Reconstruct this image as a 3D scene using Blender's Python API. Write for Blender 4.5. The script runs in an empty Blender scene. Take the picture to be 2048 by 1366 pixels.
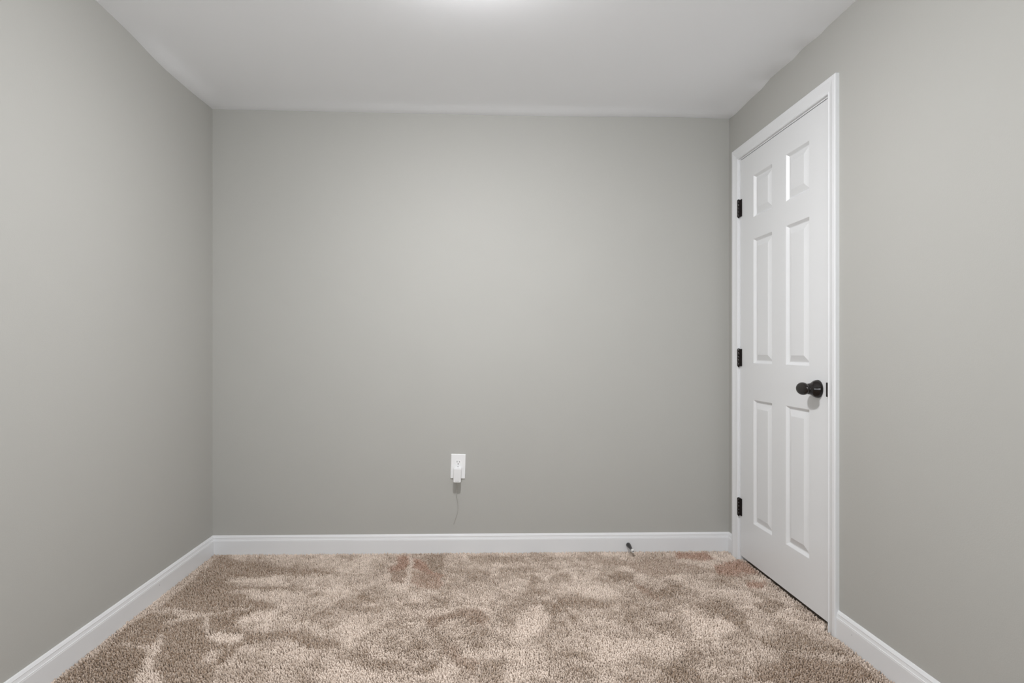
import bpy, bmesh, math
import numpy as np
from mathutils import Vector, Matrix

S = bpy.context.scene
# ------------------------------------------------------------------ camera
FPX, CX, CY = 1180.0, 977.0, 701.0
YAW = math.atan(27/1180); CAM_H = 1.0827
cd = bpy.data.cameras.new('camera'); cam = bpy.data.objects.new('camera', cd)
S.collection.objects.link(cam); S.camera = cam
cam.location = (0, 0, CAM_H); cam.rotation_euler = (math.pi/2, 0, -YAW)
cd.sensor_width = 36.0; cd.sensor_fit = 'HORIZONTAL'
cd.lens = FPX/2048*36
cd.shift_x = (1024-CX)/2048; cd.shift_y = (CY-683)/2048
cd.clip_start = 0.02
# ------------------------------------------------------------------ world, exposure
w = bpy.data.worlds.new('world'); S.world = w; w.use_nodes = True
w.node_tree.nodes['Background'].inputs[0].default_value = (0, 0, 0, 1)
w.node_tree.nodes['Background'].inputs[1].default_value = 0
S.view_settings.view_transform = 'Standard'; S.view_settings.look = 'None'
S.view_settings.gamma = 1.0; S.view_settings.use_curve_mapping = False
S.view_settings.exposure = -0.20
LAMP = (0.0, 1.80)            # ceiling lamp, a little nearer than the middle of the ceiling
LAMP_STRENGTH = 440.0
# fill light added to lift the room, outside an invented window behind the camera
WX0, WX1, WZ0, WZ1 = -0.95, 0.95, 0.55, 2.05
fill_l = bpy.data.lights.new('added_window_fill', 'AREA'); fill_l.shape = 'RECTANGLE'
fill_l.size = WX1-WX0; fill_l.size_y = 1.2; fill_l.energy = 58; fill_l.color = (0.93, 0.97, 1.0)
fill_o = bpy.data.objects.new('added_window_fill', fill_l); S.collection.objects.link(fill_o)
fill_o.location = ((WX0+WX1)/2, -0.62-0.42, 1.05); fill_o.rotation_euler = (math.radians(125), 0, 0)

# ------------------------------------------------------------------ room numbers (metres)
YB, XR, XL, YF = 3.18, 1.382, -1.400, -0.62
SUB = -0.012                  # subfloor under the pile
OP0, OP1, OPZ = 2.256, 3.057, 2.0915      # door opening in the right wall

# ------------------------------------------------------------------ materials
def mat(name, col, rough=0.5, metal=0.0, bump=0, bscale=200, spec=0.5, coat=0, var=0.0, vscale=3, emit=None):
    m = bpy.data.materials.new(name); m.use_nodes = True
    nt = m.node_tree; b = nt.nodes['Principled BSDF']
    b.inputs['Base Color'].default_value = (*col, 1)
    b.inputs['Roughness'].default_value = rough
    b.inputs['Metallic'].default_value = metal
    b.inputs['Specular IOR Level'].default_value = spec
    b.inputs['Coat Weight'].default_value = coat
    tc = nt.nodes.new('ShaderNodeTexCoord')
    if bump:
        n = nt.nodes.new('ShaderNodeTexNoise'); n.inputs['Scale'].default_value = bscale
        n.inputs['Detail'].default_value = 3
        bp = nt.nodes.new('ShaderNodeBump'); bp.inputs['Strength'].default_value = bump
        bp.inputs['Distance'].default_value = 0.001
        nt.links.new(tc.outputs['Object'], n.inputs['Vector'])
        nt.links.new(n.outputs['Fac'], bp.inputs['Height'])
        nt.links.new(bp.outputs['Normal'], b.inputs['Normal'])
    if var:
        n = nt.nodes.new('ShaderNodeTexNoise'); n.inputs['Scale'].default_value = vscale
        n.inputs['Detail'].default_value = 4
        mx = nt.nodes.new('ShaderNodeMix'); mx.data_type = 'RGBA'
        mx.inputs['A'].default_value = (*[c*(1-var) for c in col], 1)
        mx.inputs['B'].default_value = (*[min(1, c*(1+var)) for c in col], 1)
        nt.links.new(tc.outputs['Object'], n.inputs['Vector'])
        nt.links.new(n.outputs['Fac'], mx.inputs['Factor'])
        nt.links.new(mx.outputs['Result'], b.inputs['Base Color'])
    if emit:
        b.inputs['Emission Color'].default_value = (*emit[0], 1)
        b.inputs['Emission Strength'].default_value = emit[1]
    return m
M = {}
M['wall'] = mat('greige_wall_paint', (0.455, 0.449, 0.423), 0.75, bump=0.25, bscale=260, spec=0.25, var=0.02, vscale=2.5)
M['ceiling'] = mat('flat_white_ceiling_paint', (0.92, 0.93, 0.95), 0.9, bump=0.15, bscale=180, spec=0.1)
M['trim'] = mat('white_semi_gloss_trim', (0.79, 0.795, 0.805), 0.32, bump=0.04, bscale=60)
M['door'] = mat('white_door_paint', (0.77, 0.775, 0.78), 0.30, bump=0.10, bscale=140)
M['bronze'] = mat('oil_rubbed_bronze', (0.010, 0.007, 0.006), 0.16, var=0.25, vscale=60, spec=.5)
M['bronze_dull'] = mat('worn_bronze', (0.014, 0.010, 0.009), 0.55, var=0.25, vscale=60, spec=.25)
M['plate'] = mat('white_plastic', (0.86, 0.86, 0.86), 0.3, var=0.01, vscale=30)
M['charger'] = mat('white_charger_plastic', (0.80, 0.80, 0.80), 0.4, var=0.01, vscale=30)
M['slot'] = mat('dark_slot', (0.012, 0.012, 0.012), 0.6, var=0.1, vscale=30)
M['grey'] = mat('grey_print', (0.25, 0.25, 0.25), 0.6, var=0.1, vscale=30)
M['cord'] = mat('white_cord_sleeve', (0.50, 0.49, 0.46), 0.5, var=0.05, vscale=30)
M['rubber'] = mat('white_rubber', (0.85, 0.84, 0.82), 0.5, var=0.02, vscale=30)
M['steel'] = mat('brushed_steel', (0.6, 0.6, 0.6), 0.25, metal=1, var=0.05, vscale=30)
M['glass'] = mat('lit_frosted_glass', (0.9, 0.9, 0.9), 0.5, emit=((1.0, 1.0, 1.02), LAMP_STRENGTH))

# ------------------------------------------------------------------ mesh helpers
def obj(name, bm, m, parent=None, smooth=False, bevel=0, origin=None):
    bmesh.ops.recalc_face_normals(bm, faces=bm.faces)
    if origin is not None:
        bmesh.ops.translate(bm, verts=bm.verts, vec=-Vector(origin))
    me = bpy.data.meshes.new(name); bm.to_mesh(me); bm.free()
    o = bpy.data.objects.new(name, me); S.collection.objects.link(o)
    for mm in (m if isinstance(m, (list, tuple)) else [m]): me.materials.append(mm)
    if smooth:
        for p in me.polygons: p.use_smooth = True
    if origin is not None: o.location = origin
    if parent:
        o.parent = parent
        o.matrix_parent_inverse = Matrix.Translation(-WORLD(parent))
    if bevel:
        md = o.modifiers.new('bevel', 'BEVEL'); md.width = bevel; md.segments = 3; md.limit_method = 'ANGLE'
        md.angle_limit = math.radians(40)
        for p in me.polygons: p.use_smooth = True
        md.harden_normals = True
    return o
def WORLD(o):          # parents here are only translated, so their offsets add up
    v = Vector(o.location)
    return v
def empty(name, loc):
    o = bpy.data.objects.new(name, None); S.collection.objects.link(o); o.location = loc
    o.empty_display_size = 0.05
    return o
def structure(o): o['kind'] = 'structure'; return o
def tag(o, label, cat, group=None):
    o['label'] = label; o['category'] = cat
    if group: o['group'] = group
    return o
def box(bm, x0, x1, y0, y1, z0, z1):
    v = [bm.verts.new((x, y, z)) for x in (x0, x1) for y in (y0, y1) for z in (z0, z1)]
    for f in ((0,1,3,2),(4,6,7,5),(0,4,5,1),(2,3,7,6),(0,2,6,4),(1,5,7,3)):
        bm.faces.new([v[i] for i in f])
    return v
def boxes(*bs):
    bm = bmesh.new()
    for b in bs: box(bm, *b)
    return bm
def lathe(prof, axis, base, n=40, bm=None):
    """prof: list of (distance along axis, radius); closed with end caps"""
    bm = bm or bmesh.new()
    ax = Vector(axis).normalized(); t = Vector((0,0,1)) if abs(ax.z) < .9 else Vector((1,0,0))
    u = ax.cross(t).normalized(); v = ax.cross(u); base = Vector(base)
    rings = []
    for d, r in prof:
        rings.append([bm.verts.new(base+ax*d+u*(r*math.cos(a))+v*(r*math.sin(a)))
                      for a in [2*math.pi*i/n for i in range(n)]])
    for a, b in zip(rings, rings[1:]):
        for i in range(n): bm.faces.new((a[i], a[(i+1) % n], b[(i+1) % n], b[i]))
    bm.faces.new(rings[0]); bm.faces.new(list(reversed(rings[-1])))
    return bm
def tube(pts, radii, n=10, steps=8, bm=None):
    bm = bm or bmesh.new(); P = [Vector(p) for p in pts]; C = []; R = []
    for i in range(len(P)-1):
        p0, p1, p2, p3 = P[max(i-1,0)], P[i], P[i+1], P[min(i+2,len(P)-1)]
        for k in range(steps):
            t = k/steps
            C.append(.5*((2*p1)+(p2-p0)*t+(2*p0-5*p1+4*p2-p3)*t*t+(3*p1-p0-3*p2+p3)*t**3))
            R.append(radii[i]*(1-t)+radii[i+1]*t)
    C.append(P[-1]); R.append(radii[-1]); rings = []
    for i, c in enumerate(C):
        d = (C[min(i+1, len(C)-1)]-C[max(i-1, 0)]).normalized()
        u = d.cross(Vector((0,1,0.01))).normalized(); v = d.cross(u)
        rings.append([bm.verts.new(c+u*(R[i]*math.cos(2*math.pi*k/n))+v*(R[i]*math.sin(2*math.pi*k/n))) for k in range(n)])
    for a, b in zip(rings, rings[1:]):
        for i in range(n): bm.faces.new((a[i], a[(i+1) % n], b[(i+1) % n], b[i]))
    bm.faces.new(rings[0]); bm.faces.new(list(reversed(rings[-1])))
    return bm
def sweep(prof_fn, path, closed=False):
    """loft of point lists, one per path station"""
    bm = bmesh.new(); rs = [[bm.verts.new(p) for p in prof_fn(s)] for s in path]
    n = len(rs[0])
    for a, b in zip(rs, rs[1:]):
        for i in range(n): bm.faces.new((a[i], a[(i+1) % n], b[(i+1) % n], b[i]))
    bm.faces.new(rs[0]); bm.faces.new(list(reversed(rs[-1])))
    return bm

# ------------------------------------------------------------------ floor, walls
structure(obj('floor', boxes((XL-.12, XR+.9, YF-.12, YB+.12, -0.12, SUB)), mat('carpet_backing', (.30, .24, .19), .9, bump=1, bscale=300, var=.2, vscale=90)))
structure(obj('wall_back', boxes((XL-.12, XR+.12, YB, YB+.12, SUB, 2.44)), M['wall']))
structure(obj('wall_left', boxes((XL-.12, XL, YF, YB, SUB, 2.44)), M['wall']))
structure(obj('wall_front', boxes((XL-.12, WX0, YF-.12, YF, SUB, 2.44), (WX1, XR+.12, YF-.12, YF, SUB, 2.44),
                                  (WX0, WX1, YF-.12, YF, SUB, WZ0), (WX0, WX1, YF-.12, YF, WZ1, 2.44)), M['wall']))
wf = structure(obj('added_window_1', boxes((WX0, WX0+.05, YF-.09, YF-.04, WZ0, WZ1), (WX1-.05, WX1, YF-.09, YF-.04, WZ0, WZ1), (-.03, .03, YF-.09, YF-.04, WZ0+.05, WZ1-.05),
                                  (WX0+.05, WX1-.05, YF-.09, YF-.04, WZ0, WZ0+.05), (WX0+.05, WX1-.05, YF-.09, YF-.04, WZ1-.05, WZ1)), M['trim']))  # unseen window, added as an opening for the fill light
structure(obj('wall_right', boxes((XR, XR+.12, YF, OP0, SUB, 2.44), (XR, XR+.12, OP1, YB, SUB, 2.44),
                                  (XR, XR+.12, OP0, OP1, OPZ, 2.44)), M['wall']))
# the ceiling board sags a little along its edges
def edge(tab):
    xs, zs = zip(*sorted(tab)); return lambda v: float(np.interp(v, xs, zs))
e_r = edge([(YF,2.352),(2.106,2.352),(2.281,2.352),(2.335,2.347),(2.461,2.356),(2.534,2.348),(2.66,2.354),(2.735,2.356),(2.813,2.343),(2.92,2.344),(3.104,2.337),(3.18,2.343)])
e_l = edge([(YF,2.375),(2.236,2.375),(2.427,2.371),(2.615,2.356),(2.706,2.353),(2.932,2.358),(3.174,2.370),(3.18,2.370)])
e_b = edge([(XL,2.370),(-0.83,2.363),(-.2,2.354),(0.405,2.347),(1.11,2.350),(1.212,2.346),(XR,2.343)])
e_f = edge([(XL,2.375),(XR,2.352)])
bm = bmesh.new(); nx, ny = 120, 160; g = []
for j in range(ny+1):
    v = j/ny; y = YF+(YB-YF)*v; row = []
    for i in range(nx+1):
        u = i/nx; x = XL+(XR-XL)*u
        z = (1-u)*e_l(y)+u*e_r(y)+(1-v)*e_f(x)+v*e_b(x)-((1-u)*(1-v)*e_f(XL)+u*(1-v)*e_f(XR)+(1-u)*v*e_b(XL)+u*v*e_b(XR))
        # the dips are only local to the edges
        d = min(u, 1-u)*2.78; lin = 2.375*(1-u)+2.352*u
        z = lin+(z-lin)*math.exp(-(min(d, (1-v)*3.8)/.07)**2) if min(d, (1-v)*3.8) > 0 else z
        row.append(bm.verts.new((x, y, z)))
    g.append(row)
for j in range(ny):
    for i in range(nx): bm.faces.new((g[j][i], g[j+1][i], g[j+1][i+1], g[j][i+1]))
box(bm, XL-.12, XR+.12, YF-.12, YB+.12, 2.40, 2.50)      # the board's body over the wall tops
cl = structure(obj('ceiling', bm, M['ceiling'], smooth=True))
for p in cl.data.polygons:
    if p.area > .05: p.use_smooth = False
# the closed passage behind the door
structure(obj('wall_hall', boxes((XR+.9, XR+1.0, 1.9, 3.3, SUB, 2.44)), M['wall']))

# ------------------------------------------------------------------ baseboards: flat board with a moulded cap
BB = [(0,0),(.0125,0),(.0125,.066),(.0118,.0685),(.0118,.0715),(.0100,.0725),(.0092,.076),(.0080,.083),(.0085,.0855),(.0065,.0895),(.0050,.0930),(.0035,.0955),(.0,.0960)]
BH = 0.096
def bb(name, stations, z0=SUB):
    pf = lambda s: s
    bm = sweep(lambda s: s, stations)
    o = obj(name, bm, M['trim']); return structure(o)
def zz(z): return SUB if z == 0 else z
bb('baseboard_back', [[(XL+d, YB-d, zz(z)) for d, z in BB], [(XR-d, YB-d, zz(z)) for d, z in BB]])
left_bb = bb('baseboard_left', [[(XL+d, YF, zz(z)) for d, z in BB], [(XL+d, YB-d, zz(z)) for d, z in BB]])
CAS0, CAS1 = 2.208, 3.110
right_bb = bb('baseboard_right', [[(XR-d, YF, zz(z)) for d, z in BB], [(XR-d, CAS0, zz(z)) for d, z in BB]])
bb('baseboard_right', [[(XR-d, CAS1, zz(z)) for d, z in BB], [(XR-d, YB-d, zz(z)) for d, z in BB]])
for par, x, y, z, s in ((left_bb, XL+.0125, 2.63, .05, 1), (right_bb, XR-.0125, 2.115, .048, -1)):
    obj('nail_hole', lathe([(0, .0018), (.0004, .0014)], (s,0,0), (x,y,z), 12), M['grey'], par)

# ------------------------------------------------------------------ door casing and jamb
CP = [(0,0),(0,.009),(.003,.0115),(.006,.0115),(.010,.0095),(.020,.0115),(.034,.0155),(.040,.0175),(.052,.0175),(.0555,.0165),(.057,.014),(.057,0)]
I0, I1, IZ = CAS0+.057, CAS1-.057, 2.080
def cas(s):
    if s == 0: return [(XR-p, I0-o, SUB) for o, p in CP]
    if s == 1: return [(XR-p, I0-o, IZ+o) for o, p in CP]
    if s == 2: return [(XR-p, I1+o, IZ+o) for o, p in CP]
    return [(XR-p, I1+o, SUB) for o, p in CP]
casing = structure(obj('trim_1', sweep(cas, [0,1,2,3]), M['trim']))
JX = XR+.12
jamb = obj('door_jamb', boxes((XR, JX, OP0, OP0+.018, SUB, OPZ), (XR, JX, OP1-.018, OP1, SUB, OPZ), (XR, JX, OP0+.018, OP1-.018, OPZ-.018, OPZ)), M['trim'], casing)
obj('door_stop_moulding', boxes((XR+.037, XR+.07, OP0+.018, OP0+.030, SUB, OPZ-.018), (XR+.037, XR+.07, OP1-.030, OP1-.018, SUB, OPZ-.018),
      (XR+.037, XR+.07, OP0+.030, OP1-.030, OPZ-.030, OPZ-.018)), M['trim'], casing)

# ------------------------------------------------------------------ six panel door
DY0, DY1, DZ0, DZ1 = 2.277, 3.036, 0.018, 2.070
DX = XR+.0005
COLS = [(2.410, 2.594), (2.716, 2.900)]
ROWS = [(.221, .838), (1.019, 1.637), (1.744, 1.953)]
RING = [(0,0),(.002,.0012),(.011,.0105),(.013,.0112),(.0155,.0112),(.017,.0105),(.041,.0015),(.043,.0010)]
bm = bmesh.new()
ys = [DY0]+[c for p in COLS for c in p]+[DY1]; zs = [DZ0]+[r for p in ROWS for r in p]+[DZ1]
vg = {(i,j): bm.verts.new((DX, y, z)) for i, y in enumerate(ys) for j, z in enumerate(zs)}
for i in range(len(ys)-1):
    for j in range(len(zs)-1):
        c = [vg[i,j], vg[i+1,j], vg[i+1,j+1], vg[i,j+1]]
        if i % 2 == 1 and j % 2 == 1:
            prev = c
            for off, dep in RING[1:]:
                y0, y1, z0, z1 = ys[i]+off, ys[i+1]-off, zs[j]+off, zs[j+1]-off
                cur = [bm.verts.new((DX+dep, *q)) for q in ((y0,z0),(y1,z0),(y1,z1),(y0,z1))]
                for k in range(4): bm.faces.new((prev[k], prev[(k+1)%4], cur[(k+1)%4], cur[k]))
                prev = cur
            bm.faces.new(prev)
        else: bm.faces.new(c)
bk = {k: bm.verts.new((DX+.035, v.co.y, v.co.z)) for k, v in vg.items() if k[0] in (0, len(ys)-1) or k[1] in (0, len(zs)-1)}
ni, nj = len(ys)-1, len(zs)-1
loop = [(i,0) for i in range(ni+1)]+[(ni,j) for j in range(1,nj+1)]+[(i,nj) for i in range(ni-1,-1,-1)]+[(0,j) for j in range(nj-1,0,-1)]
for a, b in zip(loop, loop[1:]+loop[:1]): bm.faces.new((vg[a], vg[b], bk[b], bk[a]))
bm.faces.new([bk[k] for k in loop])
door = structure(obj('door_1', bm, M['door']))
# hinges
for hz in (1.822, 1.046, 0.270):
    bmh = bmesh.new(); HX, HY, R = XR-.0085, 3.0445, .0072
    for k in range(5):
        a = -.0445+k*.0178
        lathe([(a, R*.9), (a+.0008, R), (a+.0170, R), (a+.0178, R*.9)], (0,0,1), (HX, HY, hz), 20, bmh)
    hg = obj('hinge', bmh, M['bronze'], door)
    for p in hg.data.polygons: p.use_smooth = len(p.vertices) == 4
    hg['label'] = 'dark bronze hinge'
    obj('hinge_leaf', boxes((XR-.0035, XR, 3.0225, 3.0405, hz-.0445, hz+.0445), (XR-.009, XR-.0015, 3.0375, 3.0415, hz-.0445, hz+.0445)), M['bronze_dull'], hg, bevel=.0008)
    obj('hinge_pin', lathe([(-.0510,.0006),(-.049,.003),(-.0455,.0050),(-.0440,.0055)], (0,0,1), (HX,HY,hz), 16), M['bronze'], hg, smooth=True)
    obj('hinge_pin', lathe([(.0440,.0055),(.0462,.0055),(.0475,.003),(.048,.0006)], (0,0,1), (HX,HY,hz), 16), M['bronze'], hg, smooth=True)
# egg shaped knob on a domed round rose
KY, KZ = 2.347, .928
kn = obj('door_knob', lathe([(.0,.0365),(.003,.0365),(.010,.0350),(.018,.0310),(.024,.0262),(.030,.0235),(.036,.0222),(.042,.0212),(.050,.0190)], (-1,0,0), (XR,KY,KZ), 56), M['bronze'], door, smooth=True)
kn['label'] = 'dark bronze egg-shaped knob'
bm = bmesh.new(); bmesh.ops.create_uvsphere(bm, u_segments=48, v_segments=32, radius=1)
for v in bm.verts:
    x, y, z = v.co
    k = 1+.18*y                       # fuller toward its free end
    v.co = Vector((XR-.053-.0165*x*k-.004*y*y, KY+.009+.042*y, KZ+.0255*z*k))
obj('knob_grip', bm, M['bronze'], kn, smooth=True)
sp = obj('latch_plate', boxes((XR-.0055, XR+.004, DY0-.0025, DY0+.0080, .901, .957)), M['bronze_dull'], door, bevel=.0015)
sp['label'] = 'dark bronze latch plate'

# ------------------------------------------------------------------ wall outlet
OC = Vector((-.0910, YB, .4595)); TILT = Matrix.Rotation(math.radians(1.7), 3, 'Y')
def rot(bm, c=OC): bmesh.ops.rotate(bm, verts=bm.verts, cent=c, matrix=TILT); return bm
out = empty('wall_outlet', OC)
tag(out, 'white duplex wall outlet low on the far greige wall', 'outlet')
def orect(w, h, r, cx, cz, n=8):
    pts = []
    for (sx, sz, a0) in ((1,1,0),(-1,1,90),(-1,-1,180),(1,-1,270)):
        for k in range(n+1):
            a = math.radians(a0+90*k/n)
            pts.append((cx+sx*(w/2-r)+r*math.cos(a), cz+sz*(h/2-r)+r*math.sin(a)))
    return pts
def slab(pts, y0, y1, bm=None):
    bm = bm or bmesh.new()
    a = [bm.verts.new((x, y0, z)) for x, z in pts]; b = [bm.verts.new((x, y1, z)) for x, z in pts]
    n = len(pts)
    for i in range(n): bm.faces.new((a[i], a[(i+1)%n], b[(i+1)%n], b[i]))
    bm.faces.new(a); bm.faces.new(list(reversed(b)))
    return bm
bm = bmesh.new(); ring = None
for wd, hg_, y in ((.0790,.1320,0),(.0790,.1320,-.0025),(.0770,.1300,-.0045),(.0735,.1265,-.0058)):
    cur = [bm.verts.new((x, YB+y, z)) for x, z in orect(wd, hg_, .003, OC.x, OC.z)]
    if ring:
        for i in range(len(cur)): bm.faces.new((ring[i], ring[(i+1)%len(cur)], cur[(i+1)%len(cur)], cur[i]))
    else: bm.faces.new(cur)
    ring = cur
bm.faces.new(list(reversed(ring)))
cp = obj('cover_plate', rot(bm), M['plate'], out)
for s in (1, -1):
    cz = OC.z+s*.0205
    pts = []
    for k in range(48):                                    # round face with flat top and bottom
        a = 2*math.pi*k/48; pts.append((OC.x+.0172*math.cos(a), cz+max(-.0142, min(.0142, .0172*math.sin(a)))))
    soc = obj('socket', rot(slab(pts, YB-.0055, YB-.0072)), M['plate'], out, bevel=.0006)
    bm = boxes((OC.x-.0072, OC.x-.0050, YB-.0074, YB-.0068, cz+.0005, cz+.0095), (OC.x+.0050, OC.x+.0072, YB-.0074, YB-.0068, cz+.0012, cz+.0088))
    lathe([(0,.0029),(.0006,.0029)], (0,-1,0), (OC.x, YB-.0068, cz-.0068), 20, bm)
    obj('slots', rot(bm), M['slot'], soc)['label'] = 'dark slots'
obj('cover_screw', rot(lathe([(0,.0032),(.0010,.0030),(.0014,.0018)], (0,-1,0), (OC.x, YB-.0058, OC.z), 20)), M['steel'], out, smooth=True)

# ------------------------------------------------------------------ phone charger plugged into the lower socket
CXc, CZ0, CZ1 = -.0940, .3815, .4545
ch = empty('phone_charger', (CXc, YB-.03, CZ0))
tag(ch, 'small white charger block plugged into the lower half of the wall outlet', 'charger')
bm = bmesh.new(); a = []
for y, g_ in ((YB-.0073, -.0010), (YB-.046, 0), (YB-.0490, -.0015)):
    cur = [bm.verts.new((x, y, z)) for x, z in orect(.041+2*g_, CZ1-CZ0+2*g_, .0045, CXc, (CZ0+CZ1)/2)]
    if a:
        for i in range(len(cur)): bm.faces.new((a[i], a[(i+1)%len(cur)], cur[(i+1)%len(cur)], cur[i]))
    else: bm.faces.new(cur)
    a = cur
bm.faces.new(list(reversed(a)))
CC = Vector((CXc, YB, .42))
obj('charger_body', rot(bm, CC), M['charger'], ch, bevel=.001)
bm = bmesh.new()
for k in range(4): box(bm, CXc-.0095+k*.0052, CXc-.0062+k*.0052, YB-.0493, YB-.0488, CZ0+.0075, CZ0+.0090)
obj('print_mark', rot(bm, CC), M['grey'], ch)['label'] = 'tiny grey marking'
obj('cord', tube([(-.0955,YB-.026,.386),(-.0960,YB-.024,.365),(-.0985,YB-.014,.335),(-.0985,YB-.008,.310),(-.0940,YB-.006,.280),(-.0895,YB-.005,.250),(-.0925,YB-.004,.220),(-.1035,YB-.004,.185),(-.1150,YB-.003,.150)],
      [.0028,.0024,.0020,.0019,.0018,.0017,.0016,.0014,.0012]), M['cord'], ch, smooth=True)['label'] = 'thin white cord hanging down the wall'

# ------------------------------------------------------------------ rigid door stop on the back baseboard
DSX, DSZ, DSY = .827, .034, YB-.0125
ds = empty('door_stop', (DSX, DSY, DSZ))
tag(ds, 'small dark bronze door stop with a white tip on the back baseboard', 'door stop')
AX = Vector((.02, -1, -.05))
obj('stop_rod', lathe([(0,.0120),(.004,.0125),(.012,.0120),(.030,.0100),(.050,.0075),(.070,.0058),(.078,.0062)], AX, (DSX,DSY,DSZ), 32), M['bronze'], ds, smooth=True)
o = obj('rubber_tip', lathe([(.076,.0082),(.090,.0082),(.093,.0072),(.094,.0045),(.0925,.0035),(.088,.0030)], AX, (DSX,DSY,DSZ), 32), M['rubber'], ds, smooth=True)
o['label'] = 'white rubber tip'
obj('tip_screw', lathe([(.0875,.0030),(.0915,.0030)], AX, (DSX,DSY,DSZ), 16), M['slot'], ds)

# ------------------------------------------------------------------ ceiling lamp (above the frame; its glow shows on the ceiling)
LZ = 2.3635; DOME = .030
lamp = empty('ceiling_lamp', (LAMP[0], LAMP[1], LZ))
tag(lamp, 'round white glass dome lamp flush on the white ceiling', 'ceiling lamp')
obj('lamp_base', lathe([(0,.105),(.018,.105),(.022,.100)], (0,0,-1), (*LAMP, LZ), 64), M['trim'], lamp)
pr = [(.022+DOME*math.sin(t), .095*math.cos(t)) for t in [math.pi/2*k/14 for k in range(14)]]+[(.022+DOME,.002)]
obj('glass_dome', lathe(pr, (0,0,-1), (*LAMP, LZ), 64), M['glass'], lamp, smooth=True)
obj('finial', lathe([(.021+DOME,.008),(.027+DOME,.008),(.033+DOME,.004),(.035+DOME,.001)], (0,0,-1), (*LAMP, LZ), 24), M['steel'], lamp, smooth=True)

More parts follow.
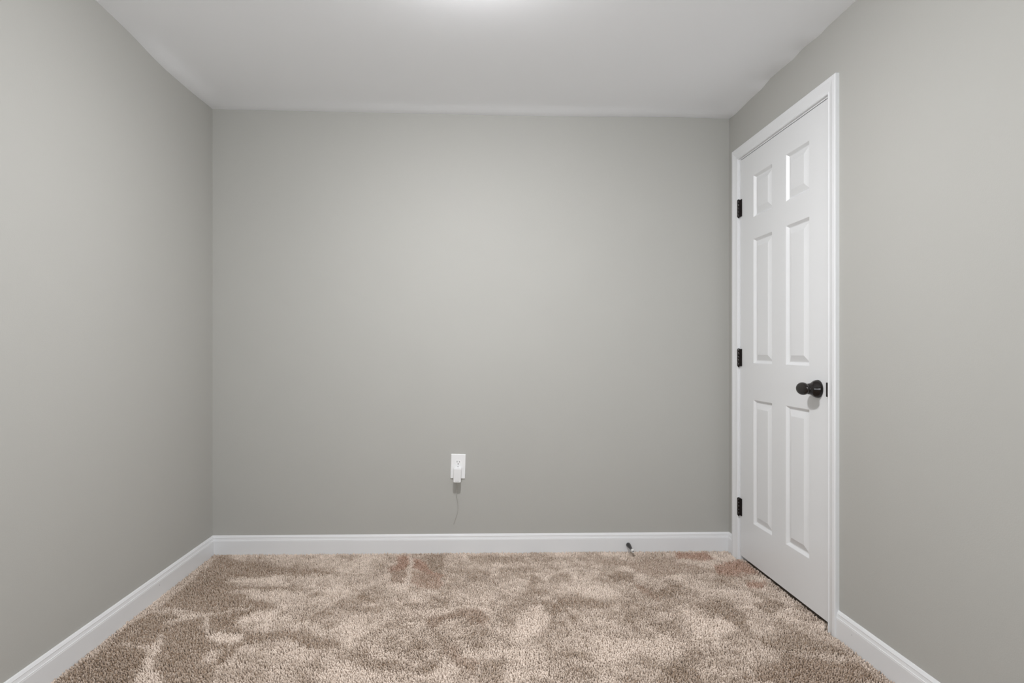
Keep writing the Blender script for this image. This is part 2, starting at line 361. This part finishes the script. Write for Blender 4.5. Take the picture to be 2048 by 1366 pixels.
PILE_DARK = (.30, .208, .140); PILE_LIGHT = (.90, .775, .675)
PILE_SHADE_MARKS = [   # pile-lean shading painted as lightness 0..1, redness, outline in metres on the floor
 (0.22,0,[(-1.373,3.159),(-1.300,3.139),(-1.188,3.065),(-0.965,2.991),(-0.703,2.919),(-0.660,2.886),(-0.926,2.869),(-1.175,2.836),(-1.166,2.748),(-0.941,2.743),(-0.792,2.712),(-0.646,2.681),(-0.869,2.693),(-1.060,2.690),(-0.980,2.622),(-0.871,2.569),(-0.860,2.508),(-0.924,2.475),(-0.958,2.408),(-0.912,2.303),(-0.860,2.302),(-0.745,2.309),(-0.648,2.297),(-0.507,2.199),(-0.564,2.155),(-0.723,2.241),(-0.854,2.225),(-0.856,2.119),(-0.893,2.054),(-0.863,1.942),(-1.078,1.773),(-1.256,1.777),(-1.380,1.954),(-1.366,2.246),(-1.359,2.473),(-1.340,2.531),(-1.328,2.738),(-1.352,2.999)]),
 (0.62,0,[(-1.382,2.074),(-1.389,2.219),(-1.376,2.618),(-1.373,3.175),(-1.359,3.187),(-1.345,3.068),(-1.331,2.766),(-1.340,2.531),(-1.359,2.429),(-1.359,2.265),(-1.345,2.081)]),
 (0.85,0,[(-1.348,2.508),(-1.269,2.512),(-1.170,2.463),(-1.092,2.456),(-1.008,2.494),(-0.947,2.522),(-0.941,2.504),(-1.001,2.476),(-1.057,2.444),(-1.110,2.421),(-1.174,2.400),(-1.215,2.366),(-1.240,2.377),(-1.179,2.430),(-1.248,2.471),(-1.330,2.484)]),
 (0.8,0,[(-1.108,2.445),(-1.082,2.439),(-1.020,2.286),(-1.034,2.286)]),
 (1.0,0,[(-1.031,2.267),(-0.974,2.295),(-0.882,2.263),(-0.871,2.212),(-0.911,2.199),(-0.968,2.218)]),
 (0.95,0,[(-0.966,2.403),(-0.932,2.430),(-0.842,2.456),(-0.808,2.472),(-0.825,2.405),(-0.907,2.364),(-0.937,2.355)]),
 (0.8,0,[(-1.177,2.829),(-1.089,2.837),(-0.979,2.854),(-0.895,2.845),(-0.883,2.770),(-0.926,2.750),(-1.013,2.788),(-1.133,2.805)]),
 (0.8,0,[(-1.134,2.685),(-1.032,2.690),(-0.807,2.671),(-0.718,2.642),(-0.730,2.591),(-0.863,2.594),(-0.948,2.609),(-1.041,2.643)]),
 (0.9,0,[(-1.351,2.223),(-1.195,2.214),(-1.197,2.252),(-1.208,2.290),(-1.198,2.290),(-1.149,2.186),(-1.134,2.125),(-1.086,2.043),(-1.022,1.945),(-0.970,1.831),(-1.056,1.833),(-1.114,1.948),(-1.136,2.029),(-1.169,2.143),(-1.197,2.178),(-1.248,2.207),(-1.342,2.207)]),
 (0.75,0,[(-0.966,2.088),(-0.954,2.147),(-0.910,2.154),(-0.910,2.103),(-0.920,2.051)]),
 (0.3,0,[(-0.767,2.643),(-0.696,2.662),(-0.682,2.609),(-0.734,2.604)]),
 (0.28,1,[(-0.414,3.119),(-0.351,3.127),(-0.334,2.926),(-0.415,2.904),(-0.436,2.962),(-0.403,2.995)]),
 (0.28,1,[(-0.326,3.108),(-0.276,3.079),(-0.228,2.957),(-0.162,2.859),(-0.160,2.725),(-0.260,2.909),(-0.313,2.959)]),
 (0.3,0.2,[(-0.425,2.928),(-0.334,2.926),(-0.326,2.758),(-0.394,2.759)]),
 (0.3,0.4,[(-0.322,2.926),(-0.172,2.844),(-0.152,2.697),(-0.203,2.698),(-0.309,2.757)]),
 (0.28,-0.6,[(-0.280,3.135),(-0.172,3.151),(-0.156,2.972),(-0.167,2.859),(-0.229,2.974)]),
 (0.35,0,[(-0.148,2.939),(0.040,2.934),(0.010,2.855),(-0.139,2.874)]),
 (0.33,0,[(-0.054,3.129),(0.274,3.103),(0.265,2.996),(-0.021,3.020)]),
 (0.35,0,[(0.113,2.933),(0.286,2.962),(0.332,2.879),(0.128,2.868)]),
 (0.25,0.2,[(-0.205,2.402),(-0.068,2.478),(0.008,2.494),(0.053,2.418),(0.032,2.333),(-0.026,2.324),(-0.041,2.387),(-0.091,2.399),(-0.133,2.357),(-0.158,2.296),(-0.181,2.348)]),
 (0.9,0,[(-0.218,2.436),(-0.069,2.502),(-0.007,2.537),(-0.017,2.501),(-0.118,2.451),(-0.214,2.391)]),
 (0.8,0,[(-0.351,3.118),(-0.327,3.117),(-0.302,2.772),(-0.321,2.757)]),
 (0.33,0,[(-0.602,2.538),(-0.574,2.575),(-0.488,2.488),(-0.341,2.532),(-0.398,2.463),(-0.522,2.454)]),
 (0.28,0,[(-0.686,2.328),(-0.586,2.238),(-0.503,2.217),(-0.515,2.154),(-0.643,2.184)]),
 (0.3,0,[(-0.455,2.118),(-0.403,2.143),(-0.376,2.091),(-0.272,2.081),(-0.256,2.024),(-0.344,2.003),(-0.452,2.085)]),
 (0.3,0,[(-0.245,2.230),(-0.194,2.219),(-0.158,2.164),(-0.200,2.138),(-0.239,2.174)]),
 (0.3,0.2,[(-0.113,2.163),(-0.060,2.179),(-0.036,2.100),(0.007,2.058),(-0.014,1.981),(-0.057,2.051)]),
 (0.3,0,[(-0.227,2.024),(-0.120,2.053),(-0.144,1.976),(-0.219,1.985)]),
 (0.28,0,[(-0.598,2.032),(-0.522,1.934),(-0.570,1.935)]),
 (0.33,0,[(0.028,2.066),(0.104,2.048),(0.082,1.920),(0.018,1.922)]),
 (0.3,0,[(0.258,2.849),(0.301,2.864),(0.288,2.687),(0.303,2.580),(0.256,2.647)]),
 (0.35,0,[(0.059,2.429),(0.192,2.532),(0.238,2.569),(0.222,2.507),(0.109,2.428)]),
 (0.85,0,[(-0.524,1.985),(-0.440,2.068),(-0.258,1.971),(-0.260,1.928),(-0.510,1.934)]),
 (0.85,0,[(-0.108,2.052),(-0.065,2.036),(-0.053,1.923),(-0.105,1.924)]),
 (0.28,1,[(1.074,3.151),(1.247,3.137),(1.249,3.044),(1.149,3.020),(1.036,3.058)]),
 (0.38,0.1,[(0.603,3.041),(0.820,3.019),(1.045,3.086),(1.033,2.996),(1.330,2.825),(1.229,2.796),(1.083,2.878),(0.850,2.805),(0.788,2.901),(0.678,2.953)]),
 (0.28,1,[(1.194,2.941),(1.368,3.024),(1.399,2.970),(1.380,2.839),(1.184,2.828)]),
 (0.22,0,[(0.679,2.879),(0.771,2.885),(0.775,2.791),(0.735,2.748),(0.677,2.794)]),
 (0.85,0,[(0.717,2.935),(0.796,2.933),(0.791,2.893),(0.701,2.895)]),
 (0.85,0,[(0.782,2.837),(0.841,2.836),(0.813,2.761),(0.767,2.762)]),
 (0.28,0.3,[(0.738,2.719),(0.779,2.704),(0.800,2.569),(0.776,2.544),(0.747,2.649)]),
 (0.23,0,[(0.366,2.579),(0.413,2.603),(0.484,2.576),(0.566,2.512),(0.556,2.464),(0.468,2.490),(0.422,2.467),(0.375,2.492),(0.321,2.401),(0.300,2.435)]),
 (0.3,0,[(0.378,2.445),(0.425,2.421),(0.413,2.355),(0.380,2.335)]),
 (0.3,0,[(0.933,2.479),(1.035,2.576),(1.110,2.524),(1.112,2.361),(1.041,2.210),(1.020,2.320),(1.004,2.374)]),
 (0.35,0,[(0.687,2.382),(0.736,2.348),(0.819,2.304),(0.791,2.225),(0.727,2.246),(0.678,2.318)]),
 (0.23,0,[(0.566,2.037),(0.654,2.019),(0.720,2.026),(0.745,1.978),(0.777,1.904),(0.658,1.907),(0.628,2.004)]),
 (0.33,0,[(0.710,2.083),(0.799,2.064),(0.756,2.009),(0.702,2.034)]),
 (0.33,0,[(0.353,2.816),(0.462,2.908),(0.440,2.769),(0.353,2.728)]),
 (0.9,0,[(0.426,2.684),(0.603,2.751),(0.654,2.611),(0.538,2.575),(0.441,2.642)]),
 (0.95,0,[(0.177,2.404),(0.279,2.518),(0.296,2.358),(0.234,2.238),(0.130,2.203)]),
 (0.9,0,[(0.435,2.196),(0.692,2.208),(0.755,2.125),(0.691,2.067),(0.566,2.086),(0.419,2.009)]),
 (0.95,0,[(0.861,2.367),(0.999,2.364),(0.936,2.203),(0.820,2.177)]),
 (0.3,1,[(1.262,2.721),(1.367,2.748),(1.320,2.677),(1.247,2.665)]),
 (0.3,0,[(1.195,2.497),(1.323,2.531),(1.306,2.459),(1.206,2.403)]),
 (0.3,0,[(1.066,2.181),(1.245,2.254),(1.283,2.195),(1.335,2.129),(1.319,2.069),(1.242,2.088),(1.115,2.099)]),
 (0.24,0.1,[(0.976,1.996),(1.102,2.074),(1.234,2.038),(1.325,2.044),(1.367,1.949),(1.363,1.891),(0.910,1.901)]),
 (0.8,0,[(1.080,2.309),(1.182,2.317),(1.132,2.237),(1.066,2.219)]),
 (0.6,0,[(1.383,2.291),(1.373,2.085),(1.363,1.891),(1.327,1.892),(1.335,2.094),(1.350,2.262)]),
 (0.75,0,[(1.215,2.080),(1.303,2.078),(1.303,2.045),(1.218,2.047)]),
]

# ------------------------------------------------------------------ carpet pile: every tuft is a small bent yarn end
rng = np.random.default_rng(7)
def vnoise(x, y, cell, seed):
    r = np.random.default_rng(seed).random((256, 256)); fx, fy = x/cell+100, y/cell+100
    ix, iy = np.floor(fx).astype(int), np.floor(fy).astype(int); u, v = fx-ix, fy-iy
    u, v = u*u*(3-2*u), v*v*(3-2*v); q = lambda a, b: r[a % 256, b % 256]
    return (q(ix,iy)*(1-u)+q(ix+1,iy)*u)*(1-v)+(q(ix,iy+1)*(1-u)+q(ix+1,iy+1)*u)*v
def inside(px, py, poly):
    n = len(poly); r = np.zeros(px.shape, bool); j = n-1
    for i in range(n):
        (xi, yi), (xj, yj) = poly[i], poly[j]
        c = ((yi > py) != (yj > py)) & (px < (xj-xi)*(py-yi)/((yj-yi) or 1e-9)+xi); r ^= c; j = i
    return r
SP = .0064
PX0, PX1, PY0, PY1 = XL+.0155, XR-.0155, 1.30, YB-.0155
gx, gy = np.meshgrid(np.arange(PX0, PX1, SP), np.arange(PY0, PY1, SP*.9))
gx = gx+(np.arange(gx.shape[0])[:, None] % 2)*SP*.5
X = gx.ravel(); Y = gy.ravel()
X = X+rng.uniform(-.42, .42, X.size)*SP; Y = Y+rng.uniform(-.42, .42, Y.size)*SP
X = np.clip(X, PX0, PX1)
# along the door the pile runs up to the slab
extra = rng.uniform(0, 1, (2, int((OP1-OP0-.05)*.03/(SP*SP*.9))))
X = np.concatenate([X, XR-.017+extra[0]*.03]); Y = np.concatenate([Y, OP0+.025+extra[1]*(OP1-OP0-.05)])
keep = ~((X > XR-.021) & ((Y < OP0+.02) | (Y > OP1-.02)) & (Y > CAS0-.005) & (Y < CAS1+.005))
X, Y = X[keep], Y[keep]; N = X.size
# tint of each tuft: broad mottling, then the painted shading of the brush marks
tint = .62+.34*(vnoise(X, Y*.8, .16, 1)-.5)+.40*(vnoise(X+.3*Y, Y, .06, 2)-.5)+.34*(vnoise(X, Y, .025, 3)-.5)
red = np.zeros(N)
ox, oy = .018*(vnoise(X, Y, .05, 5)-.5)*2, .03*(vnoise(X, Y, .05, 6)-.5)*2
for t, rd, poly in PILE_SHADE_MARKS:
    acc = np.zeros(N)
    for k in range(4):
        jx, jy = rng.normal(0, .006, N), rng.normal(0, .012, N)
        acc += inside(X+ox*.6+jx, Y+oy*.6+jy, poly)/4
    s = .92*acc
    tint = tint*(1-s)+t*s+0*red; red = red*(1-s)+rd*s
tint = np.clip(tint+rng.normal(0, .13, N), 0, 1)
# where the pile was brushed the ends lean together
lean = 2*math.pi*vnoise(X, Y, .25, 9)
lx = .0012*np.cos(lean)+rng.normal(0, .0016, N); ly = .0012*np.sin(lean)+rng.normal(0, .0016, N)
H = .0112+rng.normal(0, .0018, N)+.0016*(vnoise(X, Y, .05, 11)-.5); R0 = .0026+rng.normal(0, .0004, N)
K = 5; LV = [(0, .75), (.5, 1.0), (.82, .95), (1.0, .45)]
ph = rng.uniform(0, 2*math.pi, N)
V = np.zeros((N, K*len(LV)+1, 3), np.float32)
for li, (hf, rf) in enumerate(LV):
    for k in range(K):
        a = ph+2*math.pi*k/K+hf*1.0
        V[:, li*K+k, 0] = X+lx*hf**1.5+R0*rf*np.cos(a)
        V[:, li*K+k, 1] = Y+ly*hf**1.5+R0*rf*np.sin(a)
        V[:, li*K+k, 2] = SUB+H*hf
V[:, -1, 0] = X+lx*1.05; V[:, -1, 1] = Y+ly*1.05; V[:, -1, 2] = SUB+H*1.06
F = []
for li in range(len(LV)-1):
    for k in range(K):
        a, b = li*K+k, li*K+(k+1) % K
        F.append((a, b, b+K)); F.append((a, b+K, a+K))
tp = K*(len(LV)-1)
for k in range(K): F.append((tp+k, tp+(k+1) % K, K*len(LV)))
F = np.array(F); nv = V.shape[1]
idx = (F[None]+(np.arange(N)*nv)[:, None, None]).reshape(-1, 3).astype(np.int32)
me = bpy.data.meshes.new('carpet_pile')
me.vertices.add(N*nv); me.vertices.foreach_set('co', V.reshape(-1))
me.loops.add(idx.size); me.loops.foreach_set('vertex_index', idx.ravel())
me.polygons.add(len(idx)); me.polygons.foreach_set('loop_start', np.arange(0, idx.size, 3, dtype=np.int32))
me.polygons.foreach_set('loop_total', np.full(len(idx), 3, np.int32))
me.polygons.foreach_set('use_smooth', np.ones(len(idx), bool))
me.update()
at = me.attributes.new('pile_tint_shade', 'FLOAT', 'POINT'); at.data.foreach_set('value', np.repeat(tint, nv).astype(np.float32))
at = me.attributes.new('pile_red', 'FLOAT', 'POINT'); at.data.foreach_set('value', np.repeat(red, nv).astype(np.float32))
m = bpy.data.materials.new('tan_cut_pile_yarn'); m.use_nodes = True; nt = m.node_tree; b = nt.nodes['Principled BSDF']
b.inputs['Roughness'].default_value = .95; b.inputs['Specular IOR Level'].default_value = .1
b.inputs['Sheen Weight'].default_value = .15
a1 = nt.nodes.new('ShaderNodeAttribute'); a1.attribute_name = 'pile_tint_shade'
a2 = nt.nodes.new('ShaderNodeAttribute'); a2.attribute_name = 'pile_red'
cr = nt.nodes.new('ShaderNodeValToRGB'); e = cr.color_ramp.elements
e[0].position = 0; e[0].color = (*PILE_DARK, 1); e[1].position = 1; e[1].color = (*PILE_LIGHT, 1)
mx = nt.nodes.new('ShaderNodeMix'); mx.data_type = 'RGBA'; mx.blend_type = 'MULTIPLY'; mx.inputs['B'].default_value = (1.07, .87, .83, 1)
cl = nt.nodes.new('ShaderNodeMath'); cl.operation = 'MULTIPLY'; cl.inputs[1].default_value = .75; cl.use_clamp = True
n = nt.nodes.new('ShaderNodeTexNoise'); n.inputs['Scale'].default_value = 900
mv = nt.nodes.new('ShaderNodeMath'); mv.operation = 'MULTIPLY_ADD'; mv.inputs[1].default_value = .18; mv.inputs[2].default_value = -.09
ad = nt.nodes.new('ShaderNodeMath'); ad.operation = 'ADD'
tc = nt.nodes.new('ShaderNodeTexCoord'); L = nt.links.new
L(tc.outputs['Object'], n.inputs['Vector']); L(n.outputs['Fac'], mv.inputs[0]); L(mv.outputs[0], ad.inputs[0]); L(a1.outputs['Fac'], ad.inputs[1])
L(ad.outputs[0], cr.inputs['Fac']); L(cr.outputs['Color'], mx.inputs['A']); L(a2.outputs['Fac'], cl.inputs[0]); L(cl.outputs[0], mx.inputs['Factor'])
L(mx.outputs['Result'], b.inputs['Base Color'])
me.materials.append(m)
o = bpy.data.objects.new('carpet_pile', me); S.collection.objects.link(o)
o['kind'] = 'stuff'; tag(o, 'tan cut pile carpet with brushed light and dark marks covering the floor', 'carpet')
